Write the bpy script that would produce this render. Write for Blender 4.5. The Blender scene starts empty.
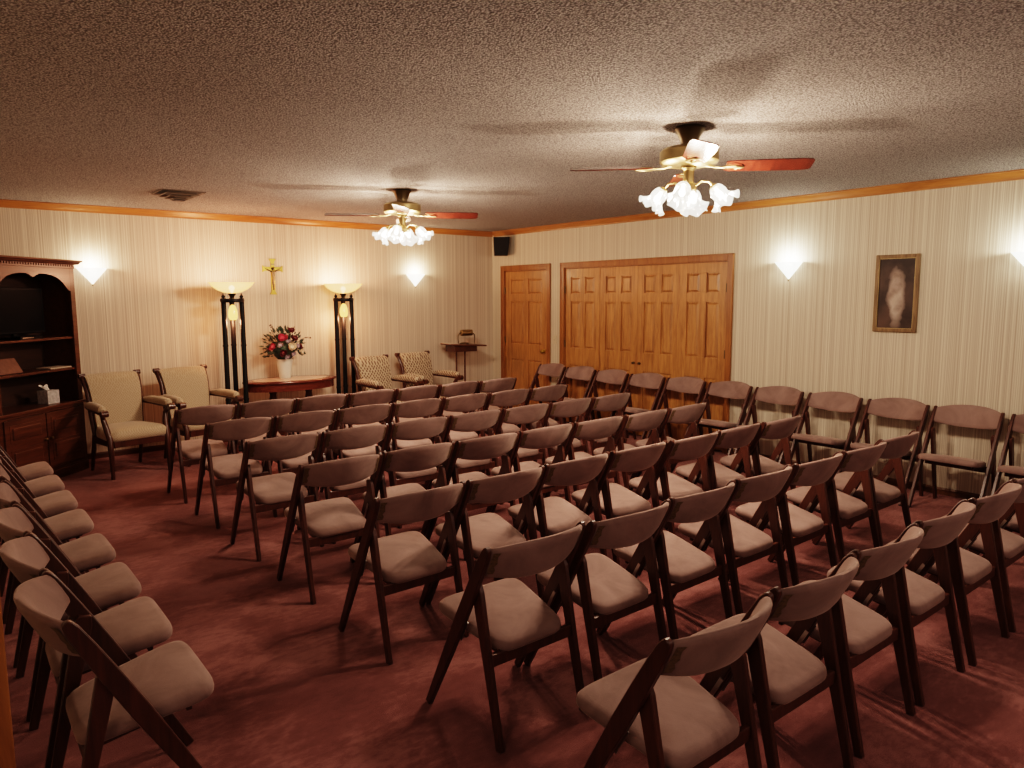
import bpy, bmesh, math, random
from mathutils import Vector, Matrix, Euler
random.seed(7)
R = math.radians
COL = bpy.context.scene.collection
H = 2.60
WX = -6.48          # left wall plane
YN = -9.70          # wall behind the camera

# ------------------------------------------------------------------ helpers
class MB:
    """collects shapes in one bmesh, built as ONE mesh object"""
    def __init__(self): self.bm = bmesh.new()
    def _add(self, verts, faces, mat=None):
        vs = [self.bm.verts.new(mat @ Vector(v) if mat else Vector(v)) for v in verts]
        for f in faces:
            try: self.bm.faces.new([vs[i] for i in f])
            except ValueError: pass
        return vs
    def box(self, x0, x1, y0, y1, z0, z1, mat=None, bev=0.0):
        v = [(x0,y0,z0),(x1,y0,z0),(x1,y1,z0),(x0,y1,z0),(x0,y0,z1),(x1,y0,z1),(x1,y1,z1),(x0,y1,z1)]
        f = [(0,3,2,1),(4,5,6,7),(0,1,5,4),(1,2,6,5),(2,3,7,6),(3,0,4,7)]
        vs = self._add(v, f, mat)
        if bev > 0:
            es = set()
            for a in vs:
                for e in a.link_edges: es.add(e)
            bmesh.ops.bevel(self.bm, geom=list(es), offset=bev, segments=2, profile=.5, affect='EDGES')
        return self
    def prism(self, pts, h0, h1, axes='xz', mat=None, bev=0.0):
        """2D outline pts extruded between h0 and h1 along the remaining axis"""
        def P(a, b, h):
            return {'xz': (a, h, b), 'yz': (h, a, b), 'xy': (a, b, h)}[axes]
        n = len(pts)
        v = [P(a, b, h0) for a, b in pts] + [P(a, b, h1) for a, b in pts]
        f = [tuple(range(n)), tuple(range(2*n-1, n-1, -1))] + [(i, i+n, (i+1) % n+n, (i+1) % n) for i in range(n)]
        vs = self._add(v, f, mat)
        if bev > 0:
            es = set()
            for a in vs:
                for e in a.link_edges:
                    es.add(e)
            bmesh.ops.bevel(self.bm, geom=list(es), offset=bev, segments=2, profile=.5, affect='EDGES')
        return self
    def lathe(self, prof, n=24, mat=None, ruffle=None, cap0=True, cap1=True):
        """profile [(r,z)] turned round z; ruffle(i,ang)->(dr,dz)"""
        vs = []; m = len(prof)
        for j in range(n):
            a = 2*math.pi*j/n
            for i, (r, z) in enumerate(prof):
                dr, dz = ruffle(i, a) if ruffle else (0, 0)
                vs.append(((r+dr)*math.cos(a), (r+dr)*math.sin(a), z+dz))
        fs = []
        for j in range(n):
            k = (j+1) % n
            for i in range(m-1): fs.append((j*m+i, k*m+i, k*m+i+1, j*m+i+1))
        if cap0: fs.append(tuple(j*m for j in range(n))[::-1])
        if cap1: fs.append(tuple(j*m+m-1 for j in range(n)))
        self._add(vs, fs, mat); return self
    def tube(self, path, rad, n=10, mat=None, squash=1.0):
        """round bar along a path, rad number or list"""
        path = [Vector(p) for p in path]
        rs = rad if isinstance(rad, (list, tuple)) else [rad]*len(path)
        vs = []; prev = None
        for i, p in enumerate(path):
            t = (path[min(i+1, len(path)-1)]-path[max(i-1, 0)]).normalized()
            if prev is None:
                up = Vector((0, 0, 1)) if abs(t.z) < .9 else Vector((1, 0, 0))
                a = t.cross(up).normalized()
            else:
                a = (prev-t*prev.dot(t)).normalized()
            prev = a; b = t.cross(a).normalized()
            for j in range(n):
                w = 2*math.pi*j/n
                vs.append(p+a*rs[i]*math.cos(w)+b*rs[i]*math.sin(w)*squash)
        m = len(path); fs = []
        for i in range(m-1):
            for j in range(n):
                k = (j+1) % n
                fs.append((i*n+j, i*n+k, (i+1)*n+k, (i+1)*n+j))
        fs.append(tuple(range(n))[::-1]); fs.append(tuple((m-1)*n+j for j in range(n)))
        self._add(vs, fs, mat); return self
    def plank(self, path, w, th, x0, mat=None):
        """flat board in the y-z plane following path [(y,z)] with widths w (list), x from x0 to x0+th"""
        n = len(path); L = []; Rr = []
        for i, (y, z) in enumerate(path):
            a = path[max(i-1, 0)]; b = path[min(i+1, n-1)]
            t = Vector((b[0]-a[0], b[1]-a[1])).normalized(); nn = Vector((-t.y, t.x))
            L.append((y+nn.x*w[i]/2, z+nn.y*w[i]/2)); Rr.append((y-nn.x*w[i]/2, z-nn.y*w[i]/2))
        # strip of quads, both faces and rim
        vs = []
        for s in (x0, x0+th):
            for i in range(n): vs.append((s, L[i][0], L[i][1])); vs.append((s, Rr[i][0], Rr[i][1]))
        fs = []; o = 2*n
        for i in range(n-1):
            fs.append((2*i, 2*i+1, 2*i+3, 2*i+2)); fs.append((o+2*i, o+2*i+2, o+2*i+3, o+2*i+1))
            fs.append((2*i, 2*i+2, o+2*i+2, o+2*i)); fs.append((2*i+1, o+2*i+1, o+2*i+3, 2*i+3))
        fs.append((0, o, o+1, 1)); fs.append((2*n-2, 2*n-1, o+2*n-1, o+2*n-2))
        self._add(vs, fs, mat); return self
    def grid(self, f, nu, nv, closeu=False, closev=False, mat=None, capu=False):
        """surface f(i,j)->(x,y,z)"""
        vs = [f(i, j) for i in range(nu) for j in range(nv)]
        fs = []
        for i in range(nu if closeu else nu-1):
            for j in range(nv if closev else nv-1):
                i2 = (i+1) % nu; j2 = (j+1) % nv
                fs.append((i*nv+j, i2*nv+j, i2*nv+j2, i*nv+j2))
        if capu:
            fs.append(tuple(range(nv))[::-1]); fs.append(tuple((nu-1)*nv+j for j in range(nv)))
        self._add(vs, fs, mat); return self
    def build(self, name, material, parent=None, smooth=False, loc=None, angle=40):
        bm = self.bm
        bmesh.ops.recalc_face_normals(bm, faces=bm.faces)
        me = bpy.data.meshes.new(name); bm.to_mesh(me); bm.free()
        if smooth:
            for p in me.polygons: p.use_smooth = True
            try: me.set_sharp_from_angle(angle=R(angle))
            except Exception: pass
        me.materials.append(material)
        o = bpy.data.objects.new(name, me); COL.objects.link(o)
        if parent: o.parent = parent
        if loc: o.location = loc
        return o

def tag(o, label=None, cat=None, group=None, kind=None):
    if label: o['label'] = label
    if cat: o['category'] = cat
    if group: o['group'] = group
    if kind: o['kind'] = kind
    return o
def empty(name, loc, rz=0, parent=None):
    o = bpy.data.objects.new(name, None); COL.objects.link(o)
    o.location = loc; o.rotation_euler = (0, 0, rz); o.empty_display_size = .1
    if parent: o.parent = parent
    return o
def kids(o): return [c for c in bpy.data.objects if c.parent == o]
def copy_tree(o, parent=None):
    c = o.copy(); COL.objects.link(c); c.parent = parent
    for ch in kids(o): copy_tree(ch, c)
    return c
def lamp(name, loc, W, color, rad=.03, parent=None):
    l = bpy.data.lights.new(name, 'POINT'); l.energy = W; l.color = color; l.shadow_soft_size = rad
    o = bpy.data.objects.new(name, l); COL.objects.link(o); o.location = loc
    if parent: o.parent = parent
    return o

# ------------------------------------------------------------------ materials
def newmat(name):
    m = bpy.data.materials.new(name); m.use_nodes = True
    nt = m.node_tree; b = nt.nodes['Principled BSDF']
    return m, nt, b
def N(nt, t, **kw):
    n = nt.nodes.new(t)
    for k, v in kw.items():
        if k in n.inputs: n.inputs[k].default_value = v
        else: setattr(n, k, v)
    return n
def coords(nt, scale=(1, 1, 1), rot=(0, 0, 0)):
    tc = N(nt, 'ShaderNodeTexCoord'); mp = N(nt, 'ShaderNodeMapping')
    mp.inputs['Scale'].default_value = scale; mp.inputs['Rotation'].default_value = rot
    nt.links.new(tc.outputs['Object'], mp.inputs['Vector']); return mp.outputs['Vector']
def ramp(nt, fac, stops):
    r = N(nt, 'ShaderNodeValToRGB'); e = r.color_ramp.elements
    e[0].position, e[0].color = stops[0][0], (*stops[0][1], 1)
    e[1].position, e[1].color = stops[-1][0], (*stops[-1][1], 1)
    for p, c in stops[1:-1]:
        k = e.new(p); k.color = (*c, 1)
    nt.links.new(fac, r.inputs['Fac']); return r.outputs['Color']
def bump(nt, b, h, strength=.3, dist=.01):
    bp = N(nt, 'ShaderNodeBump'); bp.inputs['Strength'].default_value = strength; bp.inputs['Distance'].default_value = dist
    nt.links.new(h, bp.inputs['Height']); nt.links.new(bp.outputs['Normal'], b.inputs['Normal'])
def simple(name, col, rough=.5, metal=0, noise=0.0, nscale=30, spec=None):
    m, nt, b = newmat(name)
    b.inputs['Base Color'].default_value = (*col, 1); b.inputs['Roughness'].default_value = rough; b.inputs['Metallic'].default_value = metal
    if spec is not None: b.inputs['Specular IOR Level'].default_value = spec
    if noise:
        v = coords(nt); n = N(nt, 'ShaderNodeTexNoise', Scale=nscale, Detail=4.0); nt.links.new(v, n.inputs['Vector'])
        c = ramp(nt, n.outputs['Fac'], [(.3, tuple(x*(1-noise) for x in col)), (.7, tuple(min(1, x*(1+noise)) for x in col))])
        nt.links.new(c, b.inputs['Base Color'])
    return m
def wood(name, dark, light, grain='z', scale=1.0, rough=.35, coat=0.0):
    m, nt, b = newmat(name)
    s = {'x': (1.2, 14, 14), 'y': (14, 1.2, 14), 'z': (14, 14, 1.2)}[grain]
    v = coords(nt, tuple(k*scale for k in s))
    n = N(nt, 'ShaderNodeTexNoise', Scale=1.6, Detail=6.0, Roughness=.6, Distortion=.6); nt.links.new(v, n.inputs['Vector'])
    n2 = N(nt, 'ShaderNodeTexNoise', Scale=9.0, Detail=3.0); nt.links.new(v, n2.inputs['Vector'])
    mx = N(nt, 'ShaderNodeMath', operation='MULTIPLY_ADD'); mx.inputs[1].default_value = .3
    nt.links.new(n2.outputs['Fac'], mx.inputs[0]); nt.links.new(n.outputs['Fac'], mx.inputs[2])
    mid = tuple((a+c)/2 for a, c in zip(dark, light))
    c = ramp(nt, mx.outputs[0], [(.42, dark), (.62, mid), (.85, light)])
    nt.links.new(c, b.inputs['Base Color']); b.inputs['Roughness'].default_value = rough
    b.inputs['Coat Weight'].default_value = coat; b.inputs['Coat Roughness'].default_value = .2
    bump(nt, b, n2.outputs['Fac'], .08, .002)
    return m
def wallpaper(name, axis):
    m, nt, b = newmat(name)
    def stripe(sc, det):
        s = (sc, 0.001, 0.001) if axis == 'x' else (0.001, sc, 0.001)
        v = coords(nt, s); n = N(nt, 'ShaderNodeTexNoise', Scale=1.0, Detail=det, Roughness=.7); nt.links.new(v, n.inputs['Vector']); return n.outputs['Fac']
    a = stripe(85, 2.0); c = stripe(20, 0.0); d = stripe(190, 0.0)
    m1 = N(nt, 'ShaderNodeMath', operation='MULTIPLY_ADD'); m1.inputs[1].default_value = .22; nt.links.new(c, m1.inputs[0]); nt.links.new(a, m1.inputs[2])
    m2 = N(nt, 'ShaderNodeMath', operation='MULTIPLY_ADD'); m2.inputs[1].default_value = .35; nt.links.new(d, m2.inputs[0]); nt.links.new(m1.outputs[0], m2.inputs[2])
    col = ramp(nt, m2.outputs[0], [(p_-.065, tuple(a_*b_ for a_, b_ in zip(c_, (1, 1, 1) if axis == 'x' else (.93, .98, .98)))) for p_, c_ in [(.60, (.40, .318, .24)), (.74, (.49, .398, .31)), (.84, (.56, .465, .37)), (.95, (.72, .63, .51))]])
    nt.links.new(col, b.inputs['Base Color']); b.inputs['Roughness'].default_value = .55
    bump(nt, b, m2.outputs[0], .12, .002)
    return m
def popcorn():
    m, nt, b = newmat('popcorn_ceiling')
    v = coords(nt)
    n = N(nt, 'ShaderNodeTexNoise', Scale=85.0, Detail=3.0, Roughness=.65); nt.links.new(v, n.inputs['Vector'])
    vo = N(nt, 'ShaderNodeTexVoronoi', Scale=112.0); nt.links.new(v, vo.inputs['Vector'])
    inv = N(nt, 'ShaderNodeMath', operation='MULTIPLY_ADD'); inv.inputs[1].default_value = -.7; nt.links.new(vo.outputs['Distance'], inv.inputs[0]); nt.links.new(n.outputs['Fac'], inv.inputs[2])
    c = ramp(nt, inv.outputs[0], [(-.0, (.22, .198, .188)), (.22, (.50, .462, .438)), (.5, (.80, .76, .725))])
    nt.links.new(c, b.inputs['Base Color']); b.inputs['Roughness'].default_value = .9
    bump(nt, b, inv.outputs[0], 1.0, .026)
    return m
def carpet():
    m, nt, b = newmat('mauve_carpet')
    v = coords(nt)
    n = N(nt, 'ShaderNodeTexNoise', Scale=1.9, Detail=8.0, Roughness=.62, Distortion=.4); nt.links.new(v, n.inputs['Vector'])
    n2 = N(nt, 'ShaderNodeTexNoise', Scale=260.0, Detail=2.0); nt.links.new(v, n2.inputs['Vector'])
    n3 = N(nt, 'ShaderNodeTexNoise', Scale=14.0, Detail=5.0, Roughness=.7); nt.links.new(coords(nt, (1, 2.2, 1)), n3.inputs['Vector'])
    a = N(nt, 'ShaderNodeMath', operation='MULTIPLY_ADD'); a.inputs[1].default_value = .55; nt.links.new(n3.outputs['Fac'], a.inputs[0]); nt.links.new(n.outputs['Fac'], a.inputs[2])
    a2 = N(nt, 'ShaderNodeMath', operation='MULTIPLY_ADD'); a2.inputs[1].default_value = .22; nt.links.new(n2.outputs['Fac'], a2.inputs[0]); nt.links.new(a.outputs[0], a2.inputs[2])
    c = ramp(nt, a2.outputs[0], [(.62, (.105, .037, .036)), (.88, (.160, .060, .057)), (1.1, (.24, .105, .098))])
    nt.links.new(c, b.inputs['Base Color']); b.inputs['Roughness'].default_value = .95
    b.inputs['Sheen Weight'].default_value = .25; b.inputs['Sheen Tint'].default_value = (.8, .5, .45, 1); b.inputs['Specular IOR Level'].default_value = .15
    bump(nt, b, n2.outputs['Fac'], .6, .006)
    return m
def velvet(name, c0, c1, scale=5.0):
    m, nt, b = newmat(name)
    v = coords(nt)
    oi = N(nt, 'ShaderNodeObjectInfo')
    ad = N(nt, 'ShaderNodeVectorMath', operation='ADD'); nt.links.new(v, ad.inputs[0]); nt.links.new(oi.outputs['Location'], ad.inputs[1])
    n = N(nt, 'ShaderNodeTexNoise', Scale=scale, Detail=7.0, Roughness=.62, Distortion=.7); nt.links.new(ad.outputs[0], n.inputs['Vector'])
    n2 = N(nt, 'ShaderNodeTexNoise', Scale=300.0, Detail=1.0); nt.links.new(v, n2.inputs['Vector'])
    c = ramp(nt, n.outputs['Fac'], [(.32, c0), (.7, c1)])
    nt.links.new(c, b.inputs['Base Color']); b.inputs['Roughness'].default_value = .85
    b.inputs['Sheen Weight'].default_value = .35; b.inputs['Sheen Roughness'].default_value = .4; b.inputs['Sheen Tint'].default_value = (.9, .72, .62, 1)
    b.inputs['Specular IOR Level'].default_value = .15
    bump(nt, b, n2.outputs['Fac'], .25, .002)
    return m
def brocade(name, base, motif, sc):
    m, nt, b = newmat(name)
    tc = N(nt, 'ShaderNodeTexCoord'); sx = N(nt, 'ShaderNodeSeparateXYZ'); nt.links.new(tc.outputs['Object'], sx.inputs[0])
    yz = N(nt, 'ShaderNodeMath', operation='SUBTRACT'); nt.links.new(sx.outputs['Z'], yz.inputs[0]); nt.links.new(sx.outputs['Y'], yz.inputs[1])
    cb = N(nt, 'ShaderNodeCombineXYZ'); nt.links.new(sx.outputs['X'], cb.inputs[0]); nt.links.new(yz.outputs[0], cb.inputs[1])
    mp = N(nt, 'ShaderNodeMapping'); mp.inputs['Scale'].default_value = (sc, sc, sc); mp.inputs['Rotation'].default_value = (0, 0, R(45)); nt.links.new(cb.outputs[0], mp.inputs['Vector']); v = mp.outputs['Vector']
    vo = N(nt, 'ShaderNodeTexVoronoi', Scale=1.0, voronoi_dimensions='2D'); nt.links.new(v, vo.inputs['Vector'])
    vo.inputs['Randomness'].default_value = .25
    w = N(nt, 'ShaderNodeTexNoise', Scale=3.2, Detail=2.0); nt.links.new(v, w.inputs['Vector'])
    a = N(nt, 'ShaderNodeMath', operation='MULTIPLY_ADD'); a.inputs[1].default_value = .35; nt.links.new(w.outputs['Fac'], a.inputs[0]); nt.links.new(vo.outputs['Distance'], a.inputs[2])
    c = ramp(nt, a.outputs[0], [(.50, motif), (.56, base)])
    nt.links.new(c, b.inputs['Base Color']); b.inputs['Roughness'].default_value = .8; b.inputs['Sheen Weight'].default_value = .2
    return m
def glow(name, col, strength, transp=.0, edge=None):
    """glass shade lit from inside: emission with some see-through"""
    m = bpy.data.materials.new(name); m.use_nodes = True; nt = m.node_tree
    for n in list(nt.nodes): nt.nodes.remove(n)
    out = N(nt, 'ShaderNodeOutputMaterial'); em = N(nt, 'ShaderNodeEmission'); em.inputs['Color'].default_value = (*col, 1); em.inputs['Strength'].default_value = strength
    tr = N(nt, 'ShaderNodeBsdfTransparent'); tr.inputs['Color'].default_value = (1, .97, .93, 1)
    gl = N(nt, 'ShaderNodeBsdfGlossy'); gl.inputs['Roughness'].default_value = .2
    lw = N(nt, 'ShaderNodeLayerWeight', Blend=.35)
    if edge:
        mc = N(nt, 'ShaderNodeMixRGB'); mc.inputs[1].default_value = (*col, 1); mc.inputs[2].default_value = (*edge, 1)
        nt.links.new(lw.outputs['Facing'], mc.inputs[0]); nt.links.new(mc.outputs[0], em.inputs['Color'])
    a = N(nt, 'ShaderNodeMixShader'); a.inputs[0].default_value = transp; nt.links.new(em.outputs[0], a.inputs[1]); nt.links.new(tr.outputs[0], a.inputs[2])
    c = N(nt, 'ShaderNodeMixShader'); c.inputs[0].default_value = .06; nt.links.new(a.outputs[0], c.inputs[1]); nt.links.new(gl.outputs[0], c.inputs[2])
    nt.links.new(c.outputs[0], out.inputs['Surface'])
    return m

M = dict(
    paper_back=wallpaper('striped_wallpaper_back', 'x'), paper_side=wallpaper('striped_wallpaper_side', 'y'),
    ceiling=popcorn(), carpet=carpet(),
    oak_x=wood('oak_trim_x', (.26, .100, .030), (.45, .195, .060), 'x', 1, .35), oak_y=wood('oak_trim_y', (.26, .105, .030), (.45, .205, .065), 'y', 1, .35),
    oak_z=wood('oak_trim_z', (.20, .075, .022), (.34, .145, .045), 'z', 1, .35),
    door=wood('oak_door', (.235, .100, .032), (.50, .250, .090), 'z', 1.3, .34, .15),
    chair_wood=wood('dark_cherry', (.036, .010, .0065), (.088, .027, .015), 'z', 1.5, .42, .08),
    case_wood=wood('mahogany', (.050, .015, .007), (.115, .037, .017), 'x', 1.2, .36, .2),
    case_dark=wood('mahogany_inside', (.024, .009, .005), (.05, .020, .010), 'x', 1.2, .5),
    table_wood=wood('polished_mahogany', (.07, .016, .010), (.16, .040, .024), 'x', 1.2, .2, .5),
    arm_wood=wood('walnut', (.035, .010, .006), (.085, .026, .014), 'z', 1.5, .3, .3),
    fabric=velvet('mauve_velvet', (.19, .124, .110), (.30, .205, .182)),
    trim=simple('tan_tape', (.12, .075, .038), .8, 0, .3, 120),
    cream=brocade('cream_brocade', (.43, .335, .235), (.34, .255, .165), 60),
    cream_dot=brocade('patterned_brocade', (.50, .40, .29), (.15, .085, .05), 33),
    brass=simple('antique_brass', (.36, .285, .155), .38, 1, .2, 14), brass_dark=simple('dark_brass', (.15, .12, .075), .4, 1),
    gold=simple('gold', (.62, .45, .12), .3, 1), steel=simple('steel', (.5, .48, .45), .35, 1),
    blade=wood('rosewood_blade', (.045, .011, .008), (.12, .024, .014), 'x', .8, .25, .3),
    black=simple('black_plastic', (.006, .006, .007), .5, spec=.2), blackpole=simple('black_lacquer', (.010, .009, .009), .5, 0, spec=.25),
    grille=simple('black_grille', (.006, .006, .007), .8), screen=simple('screen_glass', (.004, .004, .005), .5, spec=.1),
    tulip=glow('frosted_tulip_glass', (1, .93, .80), 1.8, .58, (.75, .66, .50)),
    sconce=glow('white_sconce_glass', (1, .93, .80), 1.9, .12, (1, .80, .58)),
    sconce2=glow('cool_sconce_glass', (.95, .98, .86), 1.9, .12, (.9, .92, .72)),
    bowl=glow('amber_bowl_glass', (1, .50, .20), 1.15, .14, (.90, .36, .10)), drop=glow('amber_drop_glass', (1, .50, .12), 1.1, .0),
    bulb=glow('bulb', (1, .85, .6), 22, 0), white=simple('white_ceramic', (.62, .62, .56), .35), vent=simple('vent_metal', (.16, .12, .09), .35, .3),
    ventin=simple('vent_dark', (.02, .015, .012), .8), plastic=simple('ivory_plastic', (.55, .48, .36), .45),
    leaf=simple('leaf', (.045, .070, .045), .6, 0, .5, 40), twig=simple('twig', (.10, .05, .03), .8),
    rose_red=simple('rose_red', (.38, .045, .085), .6, 0, .3, 60), rose_dark=simple('rose_dark', (.10, .010, .016), .6, 0, .3, 60),
    rose_cream=simple('rose_cream', (.72, .58, .42), .6, 0, .15, 60), bud=simple('bud', (.38, .30, .34), .7),
    paper=simple('paper', (.52, .42, .33), .8), tissue=simple('tissue', (.7, .68, .64), .9), card=simple('tissue_box', (.46, .43, .42), .7, 0, .25, 45),
    folder=simple('brown_leather', (.20, .095, .065), .55, 0, .15, 30), frame=wood('gilt_wood', (.10, .060, .028), (.28, .18, .09), 'z', 2, .35),
    base_wood=wood('baseboard_wood', (.09, .035, .014), (.17, .072, .03), 'y', 1, .4),
    plaster=simple('plain_wall', (.30, .245, .19), .9),
)

def canvas_material():
    # generic dark picture with a vague pale standing form
    m, nt, b = newmat('dark_canvas'); v = coords(nt)
    n = N(nt, 'ShaderNodeTexNoise', Scale=5.0, Detail=5.0); nt.links.new(v, n.inputs['Vector'])
    bg = ramp(nt, n.outputs['Fac'], [(.35, (.020, .012, .012)), (.7, (.085, .052, .042))])
    mp = N(nt, 'ShaderNodeMapping'); tc = N(nt, 'ShaderNodeTexCoord'); nt.links.new(tc.outputs['Object'], mp.inputs['Vector'])
    mp.inputs['Scale'].default_value = (0, 1/.075, 1/.25); mp.inputs['Location'].default_value = (0, 0, .12)
    ns = N(nt, 'ShaderNodeTexNoise', Scale=9.0, Detail=3.0); nt.links.new(v, ns.inputs['Vector'])
    g = N(nt, 'ShaderNodeVectorMath', operation='LENGTH'); nt.links.new(mp.outputs[0], g.inputs[0])
    ad = N(nt, 'ShaderNodeMath', operation='MULTIPLY_ADD'); ad.inputs[1].default_value = 1.1; nt.links.new(ns.outputs['Fac'], ad.inputs[0]); nt.links.new(g.outputs['Value'], ad.inputs[2])
    mask = ramp(nt, ad.outputs[0], [(.0, (1, 1, 1)), (1.38, (1, 1, 1)), (1.0, (0, 0, 0))])
    # map 1.25..1.6 down to a soft edge
    mr = N(nt, 'ShaderNodeMapRange'); mr.inputs['From Min'].default_value = 1.25; mr.inputs['From Max'].default_value = 1.6; mr.inputs['To Min'].default_value = 1; mr.inputs['To Max'].default_value = 0
    nt.links.new(ad.outputs[0], mr.inputs['Value'])
    fg = ramp(nt, ns.outputs['Fac'], [(.3, (.20, .145, .12)), (.65, (.46, .38, .33))])
    mx = N(nt, 'ShaderNodeMixRGB'); nt.links.new(mr.outputs[0], mx.inputs[0]); nt.links.new(bg, mx.inputs[1]); nt.links.new(fg, mx.inputs[2])
    nt.links.new(mx.outputs[0], b.inputs['Base Color']); b.inputs['Roughness'].default_value = .35
    return m
M['canvas'] = canvas_material()

# ------------------------------------------------------------------ the room
S = 'structure'
tag(MB().box(-9.0, .2, YN-.1, .2, -.12, 0).build('floor', M['carpet']), kind=S)
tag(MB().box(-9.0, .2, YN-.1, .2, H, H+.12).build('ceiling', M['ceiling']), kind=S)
tag(MB().box(-9.0, .2, 0, .15, 0, H).build('wall_back', M['paper_back']), kind=S)
# right wall with two door openings
D1 = (-1.215, -.285); D2 = (-4.035, -1.545); DH = 2.035
w = MB()
for y0, y1, z0, z1 in [(D1[1], 0, 0, H), (D1[0], D1[1], DH, H), (D2[1], D1[0], 0, H), (D2[0], D2[1], DH, H), (YN, D2[0], 0, H)]:
    w.box(0, .15, y0, y1, z0, z1)
w.box(.12, .15, D1[0], D1[1], 0, DH).box(.12, .15, D2[0], D2[1], 0, DH)
tag(w.build('wall_right', M['paper_side']), kind=S)
YE = -6.47          # the left wall ends here in a wood-cased opening
tag(MB().box(WX-.14, WX, YE, 0, 0, H).build('wall_left', M['paper_side']), kind=S)
tag(MB().box(-9.0, WX-.14, YE, YE+.14, 0, H).box(-9.0, -8.86, YN, YE, 0, H).build('wall_passage', M['plaster']), kind=S)
tag(MB().box(-9.0, .2, YN-.1, YN, 0, H).build('wall_front', M['plaster']), kind=S)
# casing at the end of the left wall
c = MB()
c.box(WX-.16, WX+.012, YE-.018, YE+.0, 0, H, bev=.003)
c.box(WX-.002, WX+.031, YE-.02, YE+.07, 0, H, bev=.004)
c.box(WX-.09, WX-.055, YE-.028, YE-.016, 0, H, bev=.003)
tag(c.build('trim_4', M['oak_z']), kind=S)

def crown_profile(d=1):
    return [(0, H), (0, H-.072), (-.012*d, H-.070), (-.016*d, H-.055), (-.030*d, H-.035), (-.042*d, H-.014), (-.052*d, H-.010), (-.052*d, H)]
tag(MB().prism([(a, b) for a, b in crown_profile()], -8.9, 0, 'yz').build('trim_1', M['oak_x']), kind=S)
tag(MB().prism([(a, b) for a, b in crown_profile()], YN, -.05, 'xz').build('trim_2', M['oak_y']), kind=S)
tag(MB().prism([(WX-a, b) for a, b in crown_profile()], YE, -.05, 'xz').build('trim_3', M['oak_y']), kind=S)
bp = [(0, 0), (-.014, 0), (-.014, .045), (-.008, .058), (0, .06)]
tag(MB().prism(bp, WX, 0, 'yz').build('baseboard_back', M['case_wood']), kind=S)
w = MB()
for y0, y1 in [(YN, D2[0]-.065), (D2[1]+.065, D1[0]-.065), (D1[1]+.065, -.014)]: w.prism(bp, y0, y1, 'xz')
tag(w.build('baseboard_right', M['base_wood']), kind=S)
tag(MB().prism([(WX-a, b) for a, b in bp], YE+.07, -.014, 'xz').build('baseboard_left', M['oak_y']), kind=S)

# ------------------------------------------------------------------ doors
def casing(y0, y1, top, parent):
    c = MB(); wd = .066
    def bar(a0, a1, z0, z1):
        c.box(-.018, 0, a0, a1, z0, z1, bev=.003)
    bar(y0-wd, y0+.004, 0, top+wd); bar(y1-.004, y1+wd, 0, top+wd); bar(y0+.004, y1-.004, top-.004, top+wd)
    # raised outer bead, jamb lining
    c.box(-.026, -.016, y0-wd, y0-wd+.018, 0, top+wd, bev=.003); c.box(-.026, -.016, y1+wd-.018, y1+wd, 0, top+wd, bev=.003)
    c.box(-.026, -.016, y0-wd, y1+wd, top+wd-.018, top+wd, bev=.003)
    c.box(0, .118, y0, y0+.014, 0, top); c.box(0, .118, y1-.014, y1, 0, top); c.box(0, .118, y0, y1, top-.014, top)
    return c.build('door_frame', M['oak_z'], parent)
def leaf(y0, y1, xf, stile, mull, zs, parent, top=2.018):
    """panelled door leaf, front at x=xf; zs: list of (z0,z1) panel rows"""
    b = MB(); b.box(xf+.016, xf+.040, y0, y1, .012, top)
    ym = (y0+y1)/2
    b.box(xf, xf+.018, y0, y0+stile, .012, top, bev=.002); b.box(xf, xf+.018, y1-stile, y1, .012, top, bev=.002)
    edges = [.012]+[z for r in zs for z in r]+[top]
    for i in range(0, len(edges), 2): b.box(xf+.0005, xf+.0185, y0+stile, y1-stile, edges[i], edges[i+1], bev=.002)
    for z0, z1 in zs:
        b.box(xf+.0008, xf+.0185, ym-mull/2, ym+mull/2, z0, z1, bev=.002)
        for a0, a1 in ((y0+stile, ym-mull/2), (ym+mull/2, y1-stile)):
            g = .010; k = .030                       # raised field with sloping border
            v = [(xf+.0165, a0+g, z0+g), (xf+.0165, a1-g, z0+g), (xf+.0165, a1-g, z1-g), (xf+.0165, a0+g, z1-g),
                 (xf+.003, a0+k, z0+k), (xf+.003, a1-k, z0+k), (xf+.003, a1-k, z1-k), (xf+.003, a0+k, z1-k)]
            b._add(v, [(4, 5, 6, 7), (0, 1, 5, 4), (1, 2, 6, 5), (2, 3, 7, 6), (3, 0, 4, 7)])
    return b.build('door_leaf', M['door'], parent)
ZS = [(.24, .78), (1.0, 1.60), (1.70, 1.91)]
def knob(y, z, xf, r, mat, parent):
    k = MB(); mt = Matrix.Translation((xf, y, z)) @ Matrix.Rotation(R(-90), 4, 'Y')
    q_ = r/.028
    k.lathe([(r*1.15, 0), (r*1.15, .004*q_), (r*.4, .008*q_), (r*.38, .028*q_), (r*.85, .036*q_), (r, .048*q_), (r*.8, .058*q_), (.001, .061*q_)], 20, mt)
    return k.build('knob', mat, parent, smooth=True)
def hinge(y, z, parent):
    return MB().tube([(-.004, y, z-.045), (-.004, y, z+.045)], .007, 8).build('hinge', M['brass_dark'], parent)
d1 = empty('door_1', (0, 0, 0)); tag(d1, kind=S); casing(D1[0], D1[1], DH, d1)
l = leaf(D1[0]+.016, D1[1]-.016, .008, .115, .10, ZS, d1); knob(-1.135, .92, .008, .028, M['gold'], l)
for z in (.3, 1.05, 1.75): hinge(D1[1]-.016, z, d1)
d2 = empty('door_2', (0, 0, 0)); tag(d2, kind=S); casing(D2[0], D2[1], DH, d2)
edges = [D2[1]-.016+(D2[0]-D2[1]+.032)*k/4 for k in range(5)]
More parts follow.
